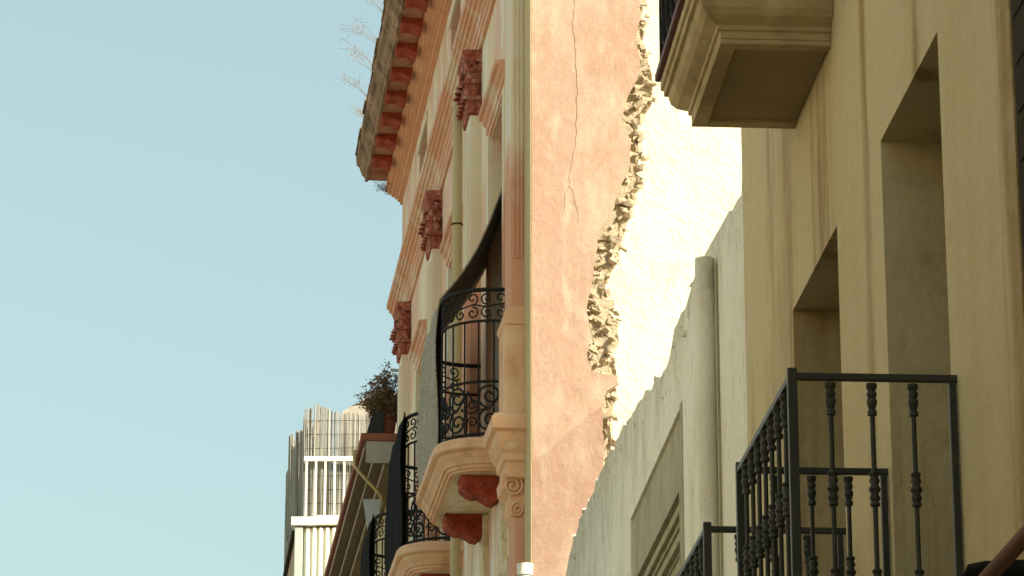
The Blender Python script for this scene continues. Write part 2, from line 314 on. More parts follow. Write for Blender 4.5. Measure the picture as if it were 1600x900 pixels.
# upper balcony: moulded slab, maroon edge, iron panel
UZ = 6.05; u0, u1 = 11.575, 12.52
def rect_ring(e, z, dz=0): return [NW(u0 - e, 0, z), NW(u0 - e, .423 + e, z), NW(u1 + e, .423 + e, z), NW(u1 + e, 0, z)]
pr = [(0, UZ), (0, UZ + .03), (.012, UZ + .032), (.012, UZ + .05), (.03, UZ + .06), (.055, UZ + .075), (.075, UZ + .10), (.082, UZ + .125), (.082, UZ + .14), (.10, UZ + .143), (.10, UZ + .17), (.112, UZ + .172), (.112, UZ + .215)]
sl = MB().rings([rect_ring(e, z) for e, z in pr]); ub = sl.build('balcony', 'ochre_slab', yb, bevel=.004)
MB().rings([rect_ring(-.001, UZ - .002), rect_ring(-.001, UZ - .018), rect_ring(-.07, UZ - .018)][0:2], cap=False).build('soffit_border', 'ochre_slab', ub)
bo = MB()
for (a, b, c, d) in ((u0, u1, .36, .423), (u0, u0 + .065, .002, .36), (u1 - .065, u1, .002, .36)): bo.box(NW, a, b, c, d, UZ - .02, UZ - .001)
bo.build('soffit_frame', 'ochre_slab', ub, bevel=.003)
MB().box(NW, u0 + .066, u1 - .066, .003, .359, UZ - .007, UZ - .0015).build('soffit_panel', 'ochre_panel', ub)
MB().rings([rect_ring(.120, UZ + .217), rect_ring(.132, UZ + .22), rect_ring(.132, UZ + .25), rect_ring(.12, UZ + .255)]).build('edge_trim', 'maroon', ub, bevel=.003)
zt = UZ + 1.25
for t in (u0 - .1, u1 + .1):
    MB().box(NW, t - .016, t + .016, .505, .537, UZ + .25, zt).build('corner_post', 'iron', ub, bevel=.003)
    for zz in (UZ + .30, UZ + .62, zt - .03): MB().box(NW, t - .008, t + .008, -.01, .504, zz, zz + .018).build('side_rail', 'iron', ub)
    for k in range(1, 6): MB().tube([NW(t, .09 * k, UZ + .252), NW(t, .09 * k, zt - .02)], .007, 6).build('bar', 'iron', ub)
for zz in (UZ + .30, UZ + .62, zt - .03): MB().box(NW, u0 - .083, u1 + .083, .512, .530, zz, zz + .018).build('front_rail', 'iron', ub)
for k in range(15):
    t = u0 - .04 + k * (u1 - u0 + .08) / 14
    MB().tube([NW(t, .521, UZ + .252), NW(t, .521, zt - .02)], .007, 6).build('bar', 'iron', ub)
def ring_pts(W, t, d, z, rt, rz, n=14): return [W(t + rt * math.cos(2 * math.pi * k / n), d, z + rz * math.sin(2 * math.pi * k / n)) for k in range(n + 1)]
for k in range(7):
    t = u0 + .02 + k * .151; MB().tube(ring_pts(NW, t, .528, UZ + .47, .065, .14), .008, 5).build('scroll', 'iron', ub)
    MB().tube(ring_pts(NW, t + .03, .514, UZ + .47, .03, .06), .007, 5).build('scroll', 'iron', ub)

# dark rounded bar and brown rail low on the near wall
ra = thing('window_awning', 'rolled black canvas bar with a brown wooden arm fixed to the yellow wall', 'awning', at(1570, 900, 8.2))
p0, p1 = at(1520, 928, 8.35), at(1640, 796, 7.35)
MB().tube([p0, p0.lerp(p1, .5), p1], .021, 10).build('arm', 'wood', ra, smooth=40)
q0 = at(1516, 894, 8.3); q1 = NW(8.15, -.01, q0.z - .02)
MB().tube([q0 + Vector((-.012, 0, -.012)), q0, q0.lerp(q1, .15), q0.lerp(q1, .6), q1], [.008, .022, .028, .027, .027], 12).build('canvas_roll', 'blind_dark', ra, smooth=50)

# ------------------------------------------------------------------ houses across the street (they close the street and throw warm light back)
OW = Frame(-3.1, -0.0627)
def OF(t, d, z): return OW(t, -d, z)
for (a, b, h, mname, lab) in ((-10, 3.9, 8.2, 'cream_wall', 'cream rendered house across the street with tall windows'), (4.0, 13.4, 7.4, 'white_house', 'low white house across the street from the yellow house'), (13.5, 20.6, 8.0, 'white_house', 'white house across the street from the ruined wall')):
    ob = thing('opposite_house', lab, 'building', OF((a + b) / 2, 0, 0))
    ops = [(t, t + 1, z, z + 2) for z in ((1.0, 4.4) if h > 7 else (1.0,)) for t in [a + 1.2 + 2.4 * k for k in range(int((b - a - 1.5) / 2.4))]]
    wall_open(OF, a, b, 0, h, .3, ops).build('wall', mname, ob)
    for q in ops: window(OF, *q, -.25, ob)
    MB().prof(OF, [(.3, h - .05), (.3, h + .08), (-4, h + 1.6), (-9, h), (-9, h - .1), (-4, h + 1.45)], a, b).build('roof', 'tiles', ob)
    MB().box(OF, a + .01, b - .01, -9, -8.7, 0, h - .12).build('back_wall', mname, ob)

# ------------------------------------------------------------------ ruined white front
rw = thing('ruined_white_wall', 'broken white limewashed house front with crumbling sloping top', 'wall', NW(19, 0, 0))
top = [(1166, 285), (1158, 300), (1150, 318), (1139, 330), (1131, 343), (1125, 350), (1119, 366), (1112, 372), (1104, 392), (1096, 402), (1088, 420), (1082, 441), (1076, 468), (1064, 486), (1060, 503), (1053, 520), (1047, 556), (1041, 574), (1031, 588), (1020, 599), (1008, 614), (996, 632), (985, 649), (974, 665), (963, 688), (950, 713), (936, 745), (921, 778), (908, 808), (897, 838), (891, 866), (886, 888), (880, 930)]
pts = []
for (u, v) in top:
    t, z = NW.hit(u, v); pts.append((max(t, CN + .004), z))
pts[0] = (CN + .004, pts[1][1] + .06)
fine = []
for i in range(len(pts) - 1):
    (a, b), (c, d) = pts[i], pts[i + 1]; k = max(1, int((c - a) / .12))
    for j in range(k):
        f = j / k; w = noise.noise(Vector((a + (c - a) * f, i * .3, 0)) * 4) * .07 if j else 0
        fine.append((a + (c - a) * f, b + (d - b) * f + w * .7 + random.uniform(-.02, .02)))
fine = [p for p in fine if p[0] < YP - .12]
tend = YP - .02
outline = [(CN + .004, 0)] + fine + [(tend, fine[-1][1] - .02), (tend, 0)]
# opening in the wall: cut as two outlines (left of it, right of it, above it)
P0, P1, PZ = 16.64, 19.40, 5.95            # cement panel
O0, O1, OZ = 16.96, 19.17, 5.56            # opening inside it
topz = lambda t: min((abs(p[0] - t), p[1]) for p in fine)[1]
def sect(a, b, zb): return [(a, zb), (a, topz(a))] + [p for p in fine if a < p[0] < b] + [(b, topz(b)), (b, zb)]
wl = MB()
wl.plate(NW, sect(CN + .004, P0, 0), 0, -.28)
wl.plate(NW, sect(P0, P1, PZ), 0, -.28)
wl.plate(NW, [(P1, 0), (P1, topz(P1))] + [p for p in fine if p[0] > P1] + [(tend, fine[-1][1] - .02), (tend, 0)], 0, -.28)
wl.build('wall', 'ruin', rw)
pn = wall_open(lambda t, d, z: NW(t, d - .018, z), P0, P1, 0, PZ, .22, [(O0, O1, .02, OZ)])
pn.build('cement_panel', 'cement', rw)
for k, (d, z0, z1) in enumerate(((-.045, 5.50, 5.555), (-.07, 5.475, 5.50), (-.085, 5.42, 5.475), (-.115, 5.40, 5.42), (-.125, 5.33, 5.40), (-.16, 5.30, 5.33))):
    MB().box(NW, O0 + .002, O1 - .002, -.236, d, z0 + .001, z1).build('lintel_moulding', 'cement', rw, bevel=.006)
MB().box(NW, P0 - .05, P0 + .03, -.01, .006, 0, PZ + .01).build('jamb_strip', 'cement', rw, bevel=.004)
window(NW, O0, O1, 2.4, 5.29, -.2, rw)
# crumbling crest: proud lumps of mortar and stones along the broken top
STONES = []
for k in range(10):
    bm = bmesh.new()
    for q in range(13):
        p = Vector((random.uniform(-1, 1), random.uniform(-1, 1), random.uniform(-1, 1)))
        if k % 3: p = Vector([max(-.75, min(.75, c * 1.5)) for c in p])
        bm.verts.new(p * .5)
    h = bmesh.ops.convex_hull(bm, input=bm.verts); bmesh.ops.delete(bm, geom=list({e for e in h['geom_interior'] + h['geom_unused'] if isinstance(e, bmesh.types.BMVert)}), context='VERTS')
    bmesh.ops.recalc_face_normals(bm, faces=bm.faces)
    me = bpy.data.meshes.new('stone'); bm.to_mesh(me); bm.free(); me.materials.append(M['stone' if k % 4 else 'mortar']); STONES.append(me)
CREST = []
for me in STONES[:4]:
    m2 = me.copy(); m2.materials.clear(); m2.materials.append(M['ruin_top']); CREST.append(m2)
for i, (t, z) in enumerate(fine):
    if random.random() < .3: continue
    s = random.uniform(.05, .15) * (t / 18)
    inst('crest_stone', random.choice(CREST), rw, NW(t, -.12 + random.uniform(-.06, .05), z - .045), (random.random() * 6, random.random() * 6, random.random() * 6), (s, s * 1.3, s * .8))
# flaked plaster skin below the crest
lower = []
for (t, z) in fine:
    if t > 15.9: lower.append((t, z - .10 - .13 * (0.5 + noise.noise(Vector((t * 1.7, 3, 0)))) - .10 * noise.noise(Vector((t * 6, 1, 0))) - .05 * noise.noise(Vector((t * 19, 1, 0)))))
up = [(t, z - .012) for (t, z) in fine if t > 15.9]
random.seed(21)
for (t, z) in fine:
    if t < 15.9: continue
    for q in range(2):
        s = random.uniform(.03, .09); inst('crest_stone', random.choice(CREST), rw, NW(t + random.uniform(-.06, .06), -.008 - s * .2, z - random.uniform(.0, .16)), (random.random() * 6, random.random() * 6, random.random() * 6), (s * .8, s * 1.2, s * .7))
# drainpipe with open top
pt, pz = NW.hit(1099, 405, .06)
MB().lathe(NW(pt, .055, 0), [(.0475, 0), (.0475, pz), (.042, pz), (.042, pz - .3)], 16, cap=False).build('drainpipe', 'ruin', rw, smooth=40)
for zz in (5.6, 4.2): MB().tube(ring_pts(lambda t, d, z: NW(pt, .055, zz) + Vector((t, d, 0)), 0, 0, 0, .05, 0, 2), .002, 4)
MB().box(NW, pt - .075, pt - .066, -.01, .012, 0, pz - .05).build('joint_fillet', 'cement', rw)

# ------------------------------------------------------------------ pink building
pb = thing('pink_building', 'pink and cream neoclassical house with red cornice and broken end wall', 'building', PW(30, 0, 0))
E0, E1 = YP, 38.2; BAY = 4.0; FLP = 8.12
doors = [(26.35 + BAY * k, 27.5 + BAY * k, FLP, 11.25) for k in range(3)]
attic = [(26.55 + BAY * k, 27.6 + BAY * k, 13.0, 13.9) for k in range(3)]
lowd = [(26.35 + BAY * k, 27.5 + BAY * k, 3.2, 6.2) for k in range(3)]
wall_open(PW, E0 + .12, E1, 0, 14.3, .36, doors + attic + lowd).build('wall', 'cream', pb)
for (a, b, c, d) in doors + attic + lowd: window(PW, a, b, c, d, -.31, pb)
MB().box(PW, E1 - .3, E1 - .002, -9, -.361, 0, 14.3).build('far_end_wall', 'cream_wall', pb)
MB().prof(PW, [(.58, 14.66), (.58, 14.70), (-4.3, 15.9), (-9, 14.7), (-9, 14.6), (-4.3, 15.75)], E0 + .8, E1 - .2).build('roof', 'tiles', pb)
# cornice
CF = .46
MB().prof(PW, [(-.01, 14.18), (.02, 14.18), (.02, 14.215), (.045, 14.22), (.06, 14.25), (.085, 14.255), (.09, 14.275), (.12, 14.28), (.135, 14.305), (.165, 14.31), (.18, 14.335), (.21, 14.34), (.21, 14.37), (-.01, 14.37)], E0 - .18, E1 + .16, 1).build('bed_moulding', 'bed', pb)
MB().box(PW, E0 - .2, E1 - .172, .205, CF, 14.372, 14.40).build('soffit', 'soffit', pb)
# weathered crown moulding, uneven edge
cr = [(CF - .02, 14.352), (CF + .015, 14.352), (CF + .02, 14.40), (CF + .05, 14.43), (CF + .075, 14.49), (CF + .085, 14.53), (CF + .12, 14.56), (CF + .13, 14.66), (0, 14.66), (0, 14.41), (CF - .02, 14.405)]
mb = MB(); rr_ = []
for k in range(71):
    t = E0 - .2 + k * (E1 + .03 - E0) / 70
    j = .018 * noise.noise(Vector((t * 3, 0, 0))) + .012 * noise.noise(Vector((t * 11, 4, 0)))
    rr_.append([PW(t, d + (j if d > .4 else 0), z + j * .6) for d, z in cr])
mb.rings(rr_); mb.build('crown_moulding', 'roof_edge', pb)
for k in range(27):                       # tile ends along the edge
    t = E0 + .1 + k * .5
    MB().box(PW, t, t + .46, CF - .1, CF + .145 + random.uniform(-.015, .012), 14.662, 14.69 + random.uniform(0, .01)).build('edge_tile', 'roof_edge', pb)
# modillions
mp = [(-.115, -.095), (-.118, 0), (.115, 0), (.115, -.035), (.105, -.055), (.07, -.065), (.03, -.06), (.0, -.062), (-.04, -.08), (-.08, -.10), (-.10, -.105)]
mm = MB(); W0 = lambda t, d, z: Vector((-d, t, z))
mm.prof(W0, mp, -.15, .15); MOD = mm.mesh('modillion', 'deep_red')
rotP = math.atan(-PW.S)
k = 0; t = E0 + .15
while t < E1 - .3:
    inst('modillion', MOD, pb, PW(t, .33, 14.372), (0, 0, rotP)); t += .4375 * 1.7
for k in range(int((E1 - E0) / .744)):     # red coffers between
    t = E0 + .15 + .744 * k + .372
    MB().box(PW, t - .14, t + .14, .235, .44, 14.362, 14.3715).build('coffer', 'soffit', pb)
# entablature band
bd = [(-.01, 12.42), (.03, 12.42), (.03, 12.50), (.042, 12.505), (.042, 12.58), (.054, 12.585), (.054, 12.66), (.075, 12.67), (.09, 12.70), (.115, 12.705), (.125, 12.735), (.15, 12.74), (.15, 12.775), (.175, 12.785), (.185, 12.83), (-.01, 12.86)]
MB().prof(PW, bd, E0 - .02, E1 + .02).build('entablature', 'band', pb, bevel=.004)
# door surrounds
for (a, b, c, d) in doors:
    w = .16
    MB().prof(PW, [(-.01, d + .02), (.02, d + .02), (.02, d + .07), (.035, d + .075), (.035, d + .14), (.06, d + .16), (.07, d + .2), (.10, d + .21), (.11, d + .24), (-.01, d + .26)], a - w, b + w).build('door_cornice', 'band', pb, bevel=.003)
    for (x0, x1) in ((a - w, a - .01), (b + .01, b + w)): MB().box(PW, x0, x1, -.01, .03, c, d + .0195).build('architrave', 'pilaster', pb, bevel=.004)
    for k in range(2): pass
    MB().box(PW, a + .003, b - .003, -.30, -.2, d - .22, d - .06).build('blind_box', 'soffit', pb)
for (a, b, c, d) in attic:
    MB().box(PW, a - .1, b + .1, -.01, .025, d + .002, d + .1).build('attic_lintel', 'pilaster', pb, bevel=.004)
# pilasters with leafy capitals
def leaf(mb, base, up, out, wid, h, curl):
    rows = []
    for i in range(6):
        f = i / 5; wv = wid * (.75 + .55 * math.sin(f * 2.4)) * (1 - .25 * f)
        ang = f ** 2 * curl
        c = base + up * (h * math.sin(min(f, .8) * 1.25) / math.sin(1.0) * .95 - (h * .34 * max(0, f - .72) / .28)) + out * (h * .07 * f + h * .22 * f ** 3)
        sd = up.cross(out).normalized()
        rows.append([c - sd * wv + out * (-.012), c - sd * wv * .5 + out * .012, c + out * .024, c + sd * wv * .5 + out * .012, c + sd * wv + out * (-.012)])
    back = [[p - out * .02 for p in r] for r in rows]
    mb.rings([r + b[::-1] for r, b in zip(rows, back)])
def spiral(W, t, d, z, r0, turns, sgn=1, ph=0, axis='t', n=22):
    out = []
    for i in range(n + 1):
        f = i / n; a = ph + sgn * 2 * math.pi * turns * f; r = r0 * (1 - .82 * f)
        if axis == 't': out.append(W(t + r * math.cos(a), d, z + r * math.sin(a)))
        else: out.append(W(t, d + r * math.cos(a), z + r * math.sin(a)))
    return out
UPV = Vector((0, 0, 1)); OUTP = (PW(0, 1, 0) - PW(0, 0, 0)); ALP = (PW(1, 0, 0) - PW(0, 0, 0)).normalized()
PT = [28.42 + BAY * 1.03 * k for k in range(3)]
for T in PT:
    wd = .46; pd = .104
    sh = MB().box(PW, T, T + wd, -.01, pd, 8.5, 11.79)
    pil = sh.build('pilaster', 'pilaster', pb, bevel=.008)
    fl = MB()
    for k in range(4): fl.box(PW, T + .05 + k * .1, T + .1 + k * .1, pd - .002, pd + .014, 8.8, 11.66)
    fl.build('fluting', 'pilaster', pil)
    MB().prof(PW, [(-.01, 8.05), (pd + .07, 8.05), (pd + .07, 8.4), (pd + .03, 8.44), (pd + .03, 8.49), (-.01, 8.499)], T - .05, T + wd + .05).build('pilaster_base', 'salmon', pil, bevel=.006)
    cp = MB()
    bell = [(-.02, 11.6), (.005, 11.62), (-.02, 11.64), (-.025, 11.9), (-.01, 12.1), (.02, 12.24)]
    cp.rings([[PW(T - e, -.01, z), PW(T - e, pd + e, z), PW(T + wd + e, pd + e, z), PW(T + wd + e, -.01, z)] for e, z in bell])
    cp.rings([[PW(T - e, -.01, z), PW(T - e, pd + e + .02, z), PW(T + wd + e, pd + e + .02, z), PW(T + wd + e, -.01, z)] for e, z in ((.03, 12.27), (.04, 12.29), (.04, 12.33), (.055, 12.35), (.055, 12.415))])
    CZ = lambda q: 11.79 + (q - 11.6) * .77
    for v_ in cp.v: v_.z = CZ(v_.z)
    cap = cp.build('capital', 'red', pil, bevel=.006)
    lf = MB()
    for row, (z, h, n) in enumerate(((11.62, .24, 4), (11.80, .27, 3))):
        for k in range(n):
            tt = T + wd * (k + .5) / n; leaf(lf, PW(tt, pd + .005 + row * .02, z), UPV, OUTP, .055, h, 1)
        for side, sg in ((T, -1), (T + wd, 1)):
            for k in range(2 if row == 0 else 1):
                dd = pd * (.25 + .55 * k) if row == 0 else pd * .6
                leaf(lf, PW(side, dd, z) + ALP * sg * (.005 + row * .015), UPV, ALP * sg, .042, h, 1)
        for side, sg in ((T, -1), (T + wd, 1)): leaf(lf, PW(side, pd, z), UPV, (OUTP + ALP * sg).normalized(), .045, h * 1.05, 1)
    for v_ in lf.v: v_.z = CZ(v_.z)
    lo = lf.build('acanthus_leaves', 'red', pil, smooth=60)
    for tt, sg in ((T + .01, 1), (T + wd - .01, -1)): MB().tube(spiral(PW, tt, pd + .045, CZ(12.2), .06, 1.8, sg, math.pi / 2), .016, 6).build('volute', 'red', pil, smooth=60)
    MB().tube(spiral(PW, T - .045, pd * .7 + .02, CZ(12.2), .055, 1.8, -1, math.pi / 2, 'd'), .016, 6).build('volute', 'red', pil, smooth=60)
    MB().tube(spiral(PW, T - .045, pd * .1 + .005, CZ(12.2), .038, 1.8, 1, math.pi / 2, 'd'), .014, 6).build('volute', 'red', pil, smooth=60)
# drainpipe on the front
dt = 29.12
dp = MB().tube([PW(dt, .06, 12.40), PW(dt, .14, 12.3), PW(dt, .155, 12.1), PW(dt, .155, 11), PW(dt, .155, 9.5), PW(dt, .155, 8.4), PW(dt, .155, 3)], .046, 12).build('drainpipe', 'pipe', pb, smooth=40)
for zz in (10.95, 8.9): MB().tube(ring_pts(lambda t, d, z: PW(dt, .155, zz) + Vector((t, z, 0)), 0, 0, 0, .05, .05, 12), .008, 5).build('pipe_clamp', 'dark_wood', dp)
# corner pilaster, its pedestal and console
T, wd, pd = 24.86, .42, .118
cpil = MB().box(PW, T, T + wd, -.01, pd, 8.9, 12.418).build('corner_pilaster', 'pilaster', pb, bevel=.008)
fl = MB(); 
for k in range(3): fl.box(PW, T - .012, T + .002, .018 + k * .034, .034 + k * .034, 9.3, 12.4)
fl.build('fluting', 'pilaster', cpil)
MB().box(PW, T - .02, T + wd + .02, -.01, pd + .045, 8.02, 8.75).build('pedestal', 'salmon', cpil, bevel=.01)
MB().prof(PW, [(-.01, 8.75), (pd + .045, 8.75), (pd + .065, 8.80), (pd + .05, 8.84), (pd + .03, 8.87), (pd + .01, 8.899), (-.01, 8.899)], T - .025, T + wd + .025).build('pedestal_moulding', 'salmon', cpil, bevel=.006)
ring = lambda e, z: [PW(T - e, -.01, z), PW(T - e, pd + e, z), PW(T + wd + e, pd + e, z), PW(T + wd + e, -.01, z)]
MB().rings([ring(e, z) for e, z in ((.01, 7.5), (.035, 7.51), (.035, 7.62), (.06, 7.64), (.06, 7.69), (.085, 7.73), (.11, 7.79), (.12, 7.85), (.155, 7.87), (.16, 7.96), (.14, 7.99), (.07, 8.019))]).build('pedestal_cornice', 'salmon', cpil, bevel=.005)
MB().prof(PW, [(-.01, 7.2), (pd - .04, 7.16), (pd, 7.22), (pd + .02, 7.3), (pd, 7.36), (pd + .06, 7.42), (pd + .07, 7.5), (pd + .05, 7.549), (-.01, 7.549)], T + .04, T + wd - .04).build('console', 'salmon', cpil, bevel=.008)
vo = MB(); vo.tube(spiral(PW, T + .03, pd - .025, 7.45, .085, 2, 1, math.pi / 2, 'd'), .017, 6); vo.tube(spiral(PW, T + .03, pd - .06, 7.26, .06, 1.8, -1, math.pi / 2, 'd'), .014, 6)
vo.build('console_volutes', 'salmon', cpil, smooth=60)
MB().box(PW, T, T + wd, -.01, pd - .03, 3.0, 7.19).build('lower_pilaster', 'pilaster', cpil, bevel=.008)
# plain cream strip on the corner itself
MB().box(PW, E0 + .004, T - .03, -.15, .010, 0, 14.17).build('corner_strip', 'cream_wall', pb, bevel=.004)
# white drain head low on the corner
cx = at(820, 884, 24.45)
MB().lathe((cx.x, cx.y - .06, 0), [(.045, 0), (.045, cx.z - .09), (.06, cx.z - .085), (.062, cx.z - .01), (.066, cx.z), (.05, cx.z), (.05, cx.z - .05)], 16, cap=False).build('drain_head', 'white_paint', pb, smooth=40)

# curved balconies
def plan(tc, hw, D, e=0, R0=.42, n=8):           # rounded plan, from wall to wall
    r = R0 - e; a, b = tc - hw + e, tc + hw - e; dd = D - e; pts = [(a, 0.0)]
    for k in range(n + 1):
        th = math.pi / 2 * k / n; pts.append((a + r * (1 - math.cos(th)), dd - r + r * math.sin(th)))
    m = 6
    for k in range(1, m): pts.append((a + r + (b - a - 2 * r) * k / m, dd))
    for k in range(n, -1, -1):
        th = math.pi / 2 * k / n; pts.append((b - r * (1 - math.cos(th)), dd - r + r * math.sin(th)))
    return pts + [(b, 0.0)]
def resample(pts, step):
    L = [0]
    for i in range(1, len(pts)): L.append(L[-1] + math.dist(pts[i], pts[i - 1]))
    n = max(1, round(L[-1] / step)); out = []
    for k in range(n + 1):
        s = L[-1] * k / n; i = max(j for j in range(len(L)) if L[j] <= s + 1e-9); i = min(i, len(pts) - 2)
        f = (s - L[i]) / max(1e-9, L[i + 1] - L[i]); a, b = pts[i], pts[i + 1]
        tg = ((b[0] - a[0]) / math.dist(a, b), (b[1] - a[1]) / math.dist(a, b)); out.append((a[0] + (b[0] - a[0]) * f, a[1] + (b[1] - a[1]) * f, tg))
    return out
TOPZ, Z2, Z3, Z4 = 9.39, 9.12, 8.60, 8.155
def pink_balcony(k):
    tc = 27.22 + BAY * k + (.32 if k == 2 else 0); hw = 1.2
    sp = [(.17, 7.86), (.14, 7.86), (.135, 7.88), (.115, 7.883), (.11, 7.91), (.092, 7.913), (.085, 7.94), (.065, 7.965), (.045, 7.985), (.04, 8.01), (.015, 8.015), (.0, 8.03), (.0, 8.095), (.02, 8.115)]
    sl = MB().rings([[PW(t, d, z) for t, d in plan(tc, hw + .06, .60, e)] for e, z in sp])
    b = sl.build('balcony', 'salmon', pb, smooth=35)
    MB().plate(lambda t, d, z: PW(t, z, d), [(t, d) for t, d in plan(tc, hw + .06, .6, .172)], 7.852, 7.8585).build('slab_underside', 'slab_under', b)
    pl = plan(tc, hw, .52)
    for z, r in ((TOPZ, .019), (Z2, .012), (Z3, .012), (Z4, .014)):
        MB().tube([PW(t, d, z) for t, d in pl], r, 8).build('rail', 'iron', b, smooth=60)
    rs_ = resample(pl, .13)
    for i, (t, d, tg) in enumerate(rs_):
        if 0 < i < len(rs_) - 1: MB().tube([PW(t, d, 8.11), PW(t, d, Z2)], .009, 6).build('bar', 'iron', b)
    # scrollwork bands, following the plan
    L = resample(pl, .02); npt = len(L)
    def on(s, z):
        s = max(0, min(npt - 1.001, s / .02)); i = int(s); f = s - i; a, c = L[i], L[i + 1]
        return PW(a[0] + (c[0] - a[0]) * f, a[1] + (c[1] - a[1]) * f, z)
    total = (npt - 1) * .02; s = .13; i = 0
    def sp2(s0, z0, r0, sg, ph, turns=1.4, n=16, fall=.8): return [on(s0 + r0 * (1 - fall * q / n) * math.cos(ph + sg * 2 * math.pi * turns * q / n), z0 + r0 * (1 - fall * q / n) * math.sin(ph + sg * 2 * math.pi * turns * q / n)) for q in range(n + 1)]
    while s < total - .1:
        m = MB(); zc = (TOPZ + Z2) / 2
        for sx in (-1, 1):
            for sz in (-1, 1): m.tube(sp2(s + sx * .058, zc + sz * .062, .056, sx * sz, math.pi / 2 if sz < 0 else -math.pi / 2, 1.2, 12), .0075, 5)
        m.tube([on(s - .12, zc), on(s - .06, zc + .012), on(s, zc), on(s + .06, zc - .012), on(s + .12, zc)], .007, 5)
        m.build('scroll', 'iron', b, smooth=60); s += .24
    s = .16
    while s < total - .12:
        m = MB(); zc = (Z3 + Z4) / 2
        m.tube(sp2(s, zc + .105, .112, 1, -math.pi / 2, 1.7, 20, .85), .010, 5); m.tube(sp2(s, zc - .108, .108, -1, math.pi / 2, 1.7, 20, .85), .010, 5)
        m.tube(sp2(s + .15, zc + .02, .075, -1, 0, 1.4, 14), .009, 5); m.tube(sp2(s + .15, zc - .12, .05, 1, 0, 1.3, 12), .008, 5)
        m.tube([on(s - .12, zc + .14), on(s, zc), on(s + .1, zc - .02), on(s + .2, zc + .15)], .009, 5)
        m.build('scroll', 'iron', b, smooth=60); s += .30
    return b
con = [(.06, 7.851), (.06, 7.66), (.10, 7.63), (.15, 7.64), (.19, 7.67), (.23, 7.69), (.28, 7.685), (.33, 7.71), (.37, 7.74), (.385, 7.775), (.37, 7.80), (.385, 7.82), (.385, 7.851)]
for k in range(3):
    pink_balcony(k)
    for tt in (26.22, 27.66):
        t = tt + BAY * k
        c = MB().prof(PW, con, t, t + .26).build('slab_bracket', 'deep_red', pb, bevel=.012)
        v = MB(); v.tube(spiral(PW, t - .004, .15, 7.74, .06, 1.7, 1, 0, 'd'), .012, 5); v.tube(spiral(PW, t - .004, .31, 7.76, .045, 1.5, -1, 0, 'd'), .010, 5)
        v.build('bracket_scroll', 'deep_red', c, smooth=60)
        MB().prof(PW, [(-.01, 7.0), (.03, 7.0), (.05, 7.3), (.058, 7.58), (.058, 7.84), (-.01, 7.85)], t - .02, t + .28).build('bracket_back', 'slab_under', pb, bevel=.006)
MB().prof(PW, [(-.01, 6.55), (.02, 6.55), (.02, 6.7), (.05, 6.72), (.05, 6.85), (.09, 6.9), (.10, 6.98), (-.01, 7.0)], T + wd + .05, E1 - .1).build('string_course', 'slab_under', pb, bevel=.005)

# end wall: plaster skin, masonry core, rubble along the break
edge = [(1004, -60), (1001, 0), (997, 14), (1001, 30), (992, 60), (995, 75), (1002, 100), (997, 122), (985, 143), (976, 168), (971, 190), (980, 206), (986, 222), (982, 268), (974, 282), (965, 302), (957, 330), (941, 355), (933, 380), (932, 402), (923, 446), (917, 480), (920, 515), (918, 560), (923, 578), (942, 584), (962, 588), (965, 600), (950, 611), (942, 620), (941, 650), (943, 690), (942, 740)]
outer = [(1012, -60), (1009, 0), (1006, 40), (1014, 90), (1022, 104), (1022, 160), (1006, 176), (994, 190), (1003, 205), (1008, 236), (998, 250), (1008, 284), (995, 302), (992, 330), (980, 352), (974, 382), (962, 422), (947, 444), (954, 470), (970, 500), (970, 530), (957, 546), (964, 575), (966, 590), (960, 625), (957, 650), (963, 684), (957, 712), (952, 745)]
ep = [EW_hit(u, v, .0) for u, v in edge]; op = [EW_hit(u, v, -.1) for u, v in outer]
def rag(pts, amp, step=.05):
    out = []
    for i in range(len(pts) - 1):
        (a, b), (c, d) = pts[i], pts[i + 1]; n = max(1, int(math.dist(pts[i], pts[i + 1]) / step))
        for k in range(n):
            f = k / n; q = Vector((a + (c - a) * f, 0, b + (d - b) * f)); out.append((q.x + amp * noise.noise(q * 14) + amp * .6 * noise.noise(q * 37), q.z))
    return out + [pts[-1]]
ef = rag(ep, .018, .035)
pe = [(.0, 0), (.0, 14.17), (ef[0][0] + .1, 14.17)] + ef + [(ef[-1][0], 0)]
(lx0, lz0), (lx1, lz1) = EW_hit(831, 722), EW_hit(943, 632)                # old roof line: the plaster below it has another wash
sl_ = (lz1 - lz0) / (lx1 - lx0); line = lambda x: lz0 + (x - .0) * sl_ + .035 * noise.noise(Vector((x * 4, 2, 0))) + .012 * noise.noise(Vector((x * 17, 2, 0)))
ic = max(i for i, p in enumerate(ef) if p[1] > line(p[0])); xe = ef[ic][0]
dl = [(xe * k / 14, line(xe * k / 14)) for k in range(15)]; dl[-1] = (xe, ef[ic][1])
MB().plate(EW, [(.0, 14.17), (ef[0][0] + .1, 14.17)] + ef[:ic + 1] + dl[-2::-1], 0.0, -.045).build('end_wall', 'pink', pb)
MB().plate(EW, [(.0, 0)] + dl + ef[ic + 1:] + [(ef[-1][0], 0)], -.001, -.045).build('lower_end_wall', 'pink_low', pb)
oc = rag([(x - .05, z) for x, z in op], .05, .05)
xs = .37
MB().plate(EW, [(xs, 0), (xs, 14.1), (oc[0][0] + .1, 14.1)] + oc + [(oc[-1][0], 0)], -.13, -.36).build('masonry_core', 'mortar', pb)
MB().plate(EW, [(.01, 0), (.01, 14.1), (ef[0][0], 14.1)] + [(x - .03, z) for x, z in ef] + [(ef[-1][0] - .03, 0)], -.045, -.129).build('wall_backing', 'mortar', pb)
random.seed(11)
import bisect
def edge_x(pts, z):
    best = [p[0] + (q[0] - p[0]) * (z - p[1]) / (q[1] - p[1]) for p, q in zip(pts, pts[1:]) if (p[1] - z) * (q[1] - z) <= 0 and abs(q[1] - p[1]) > 1e-6]
    return best[0] if best else pts[-1][0]
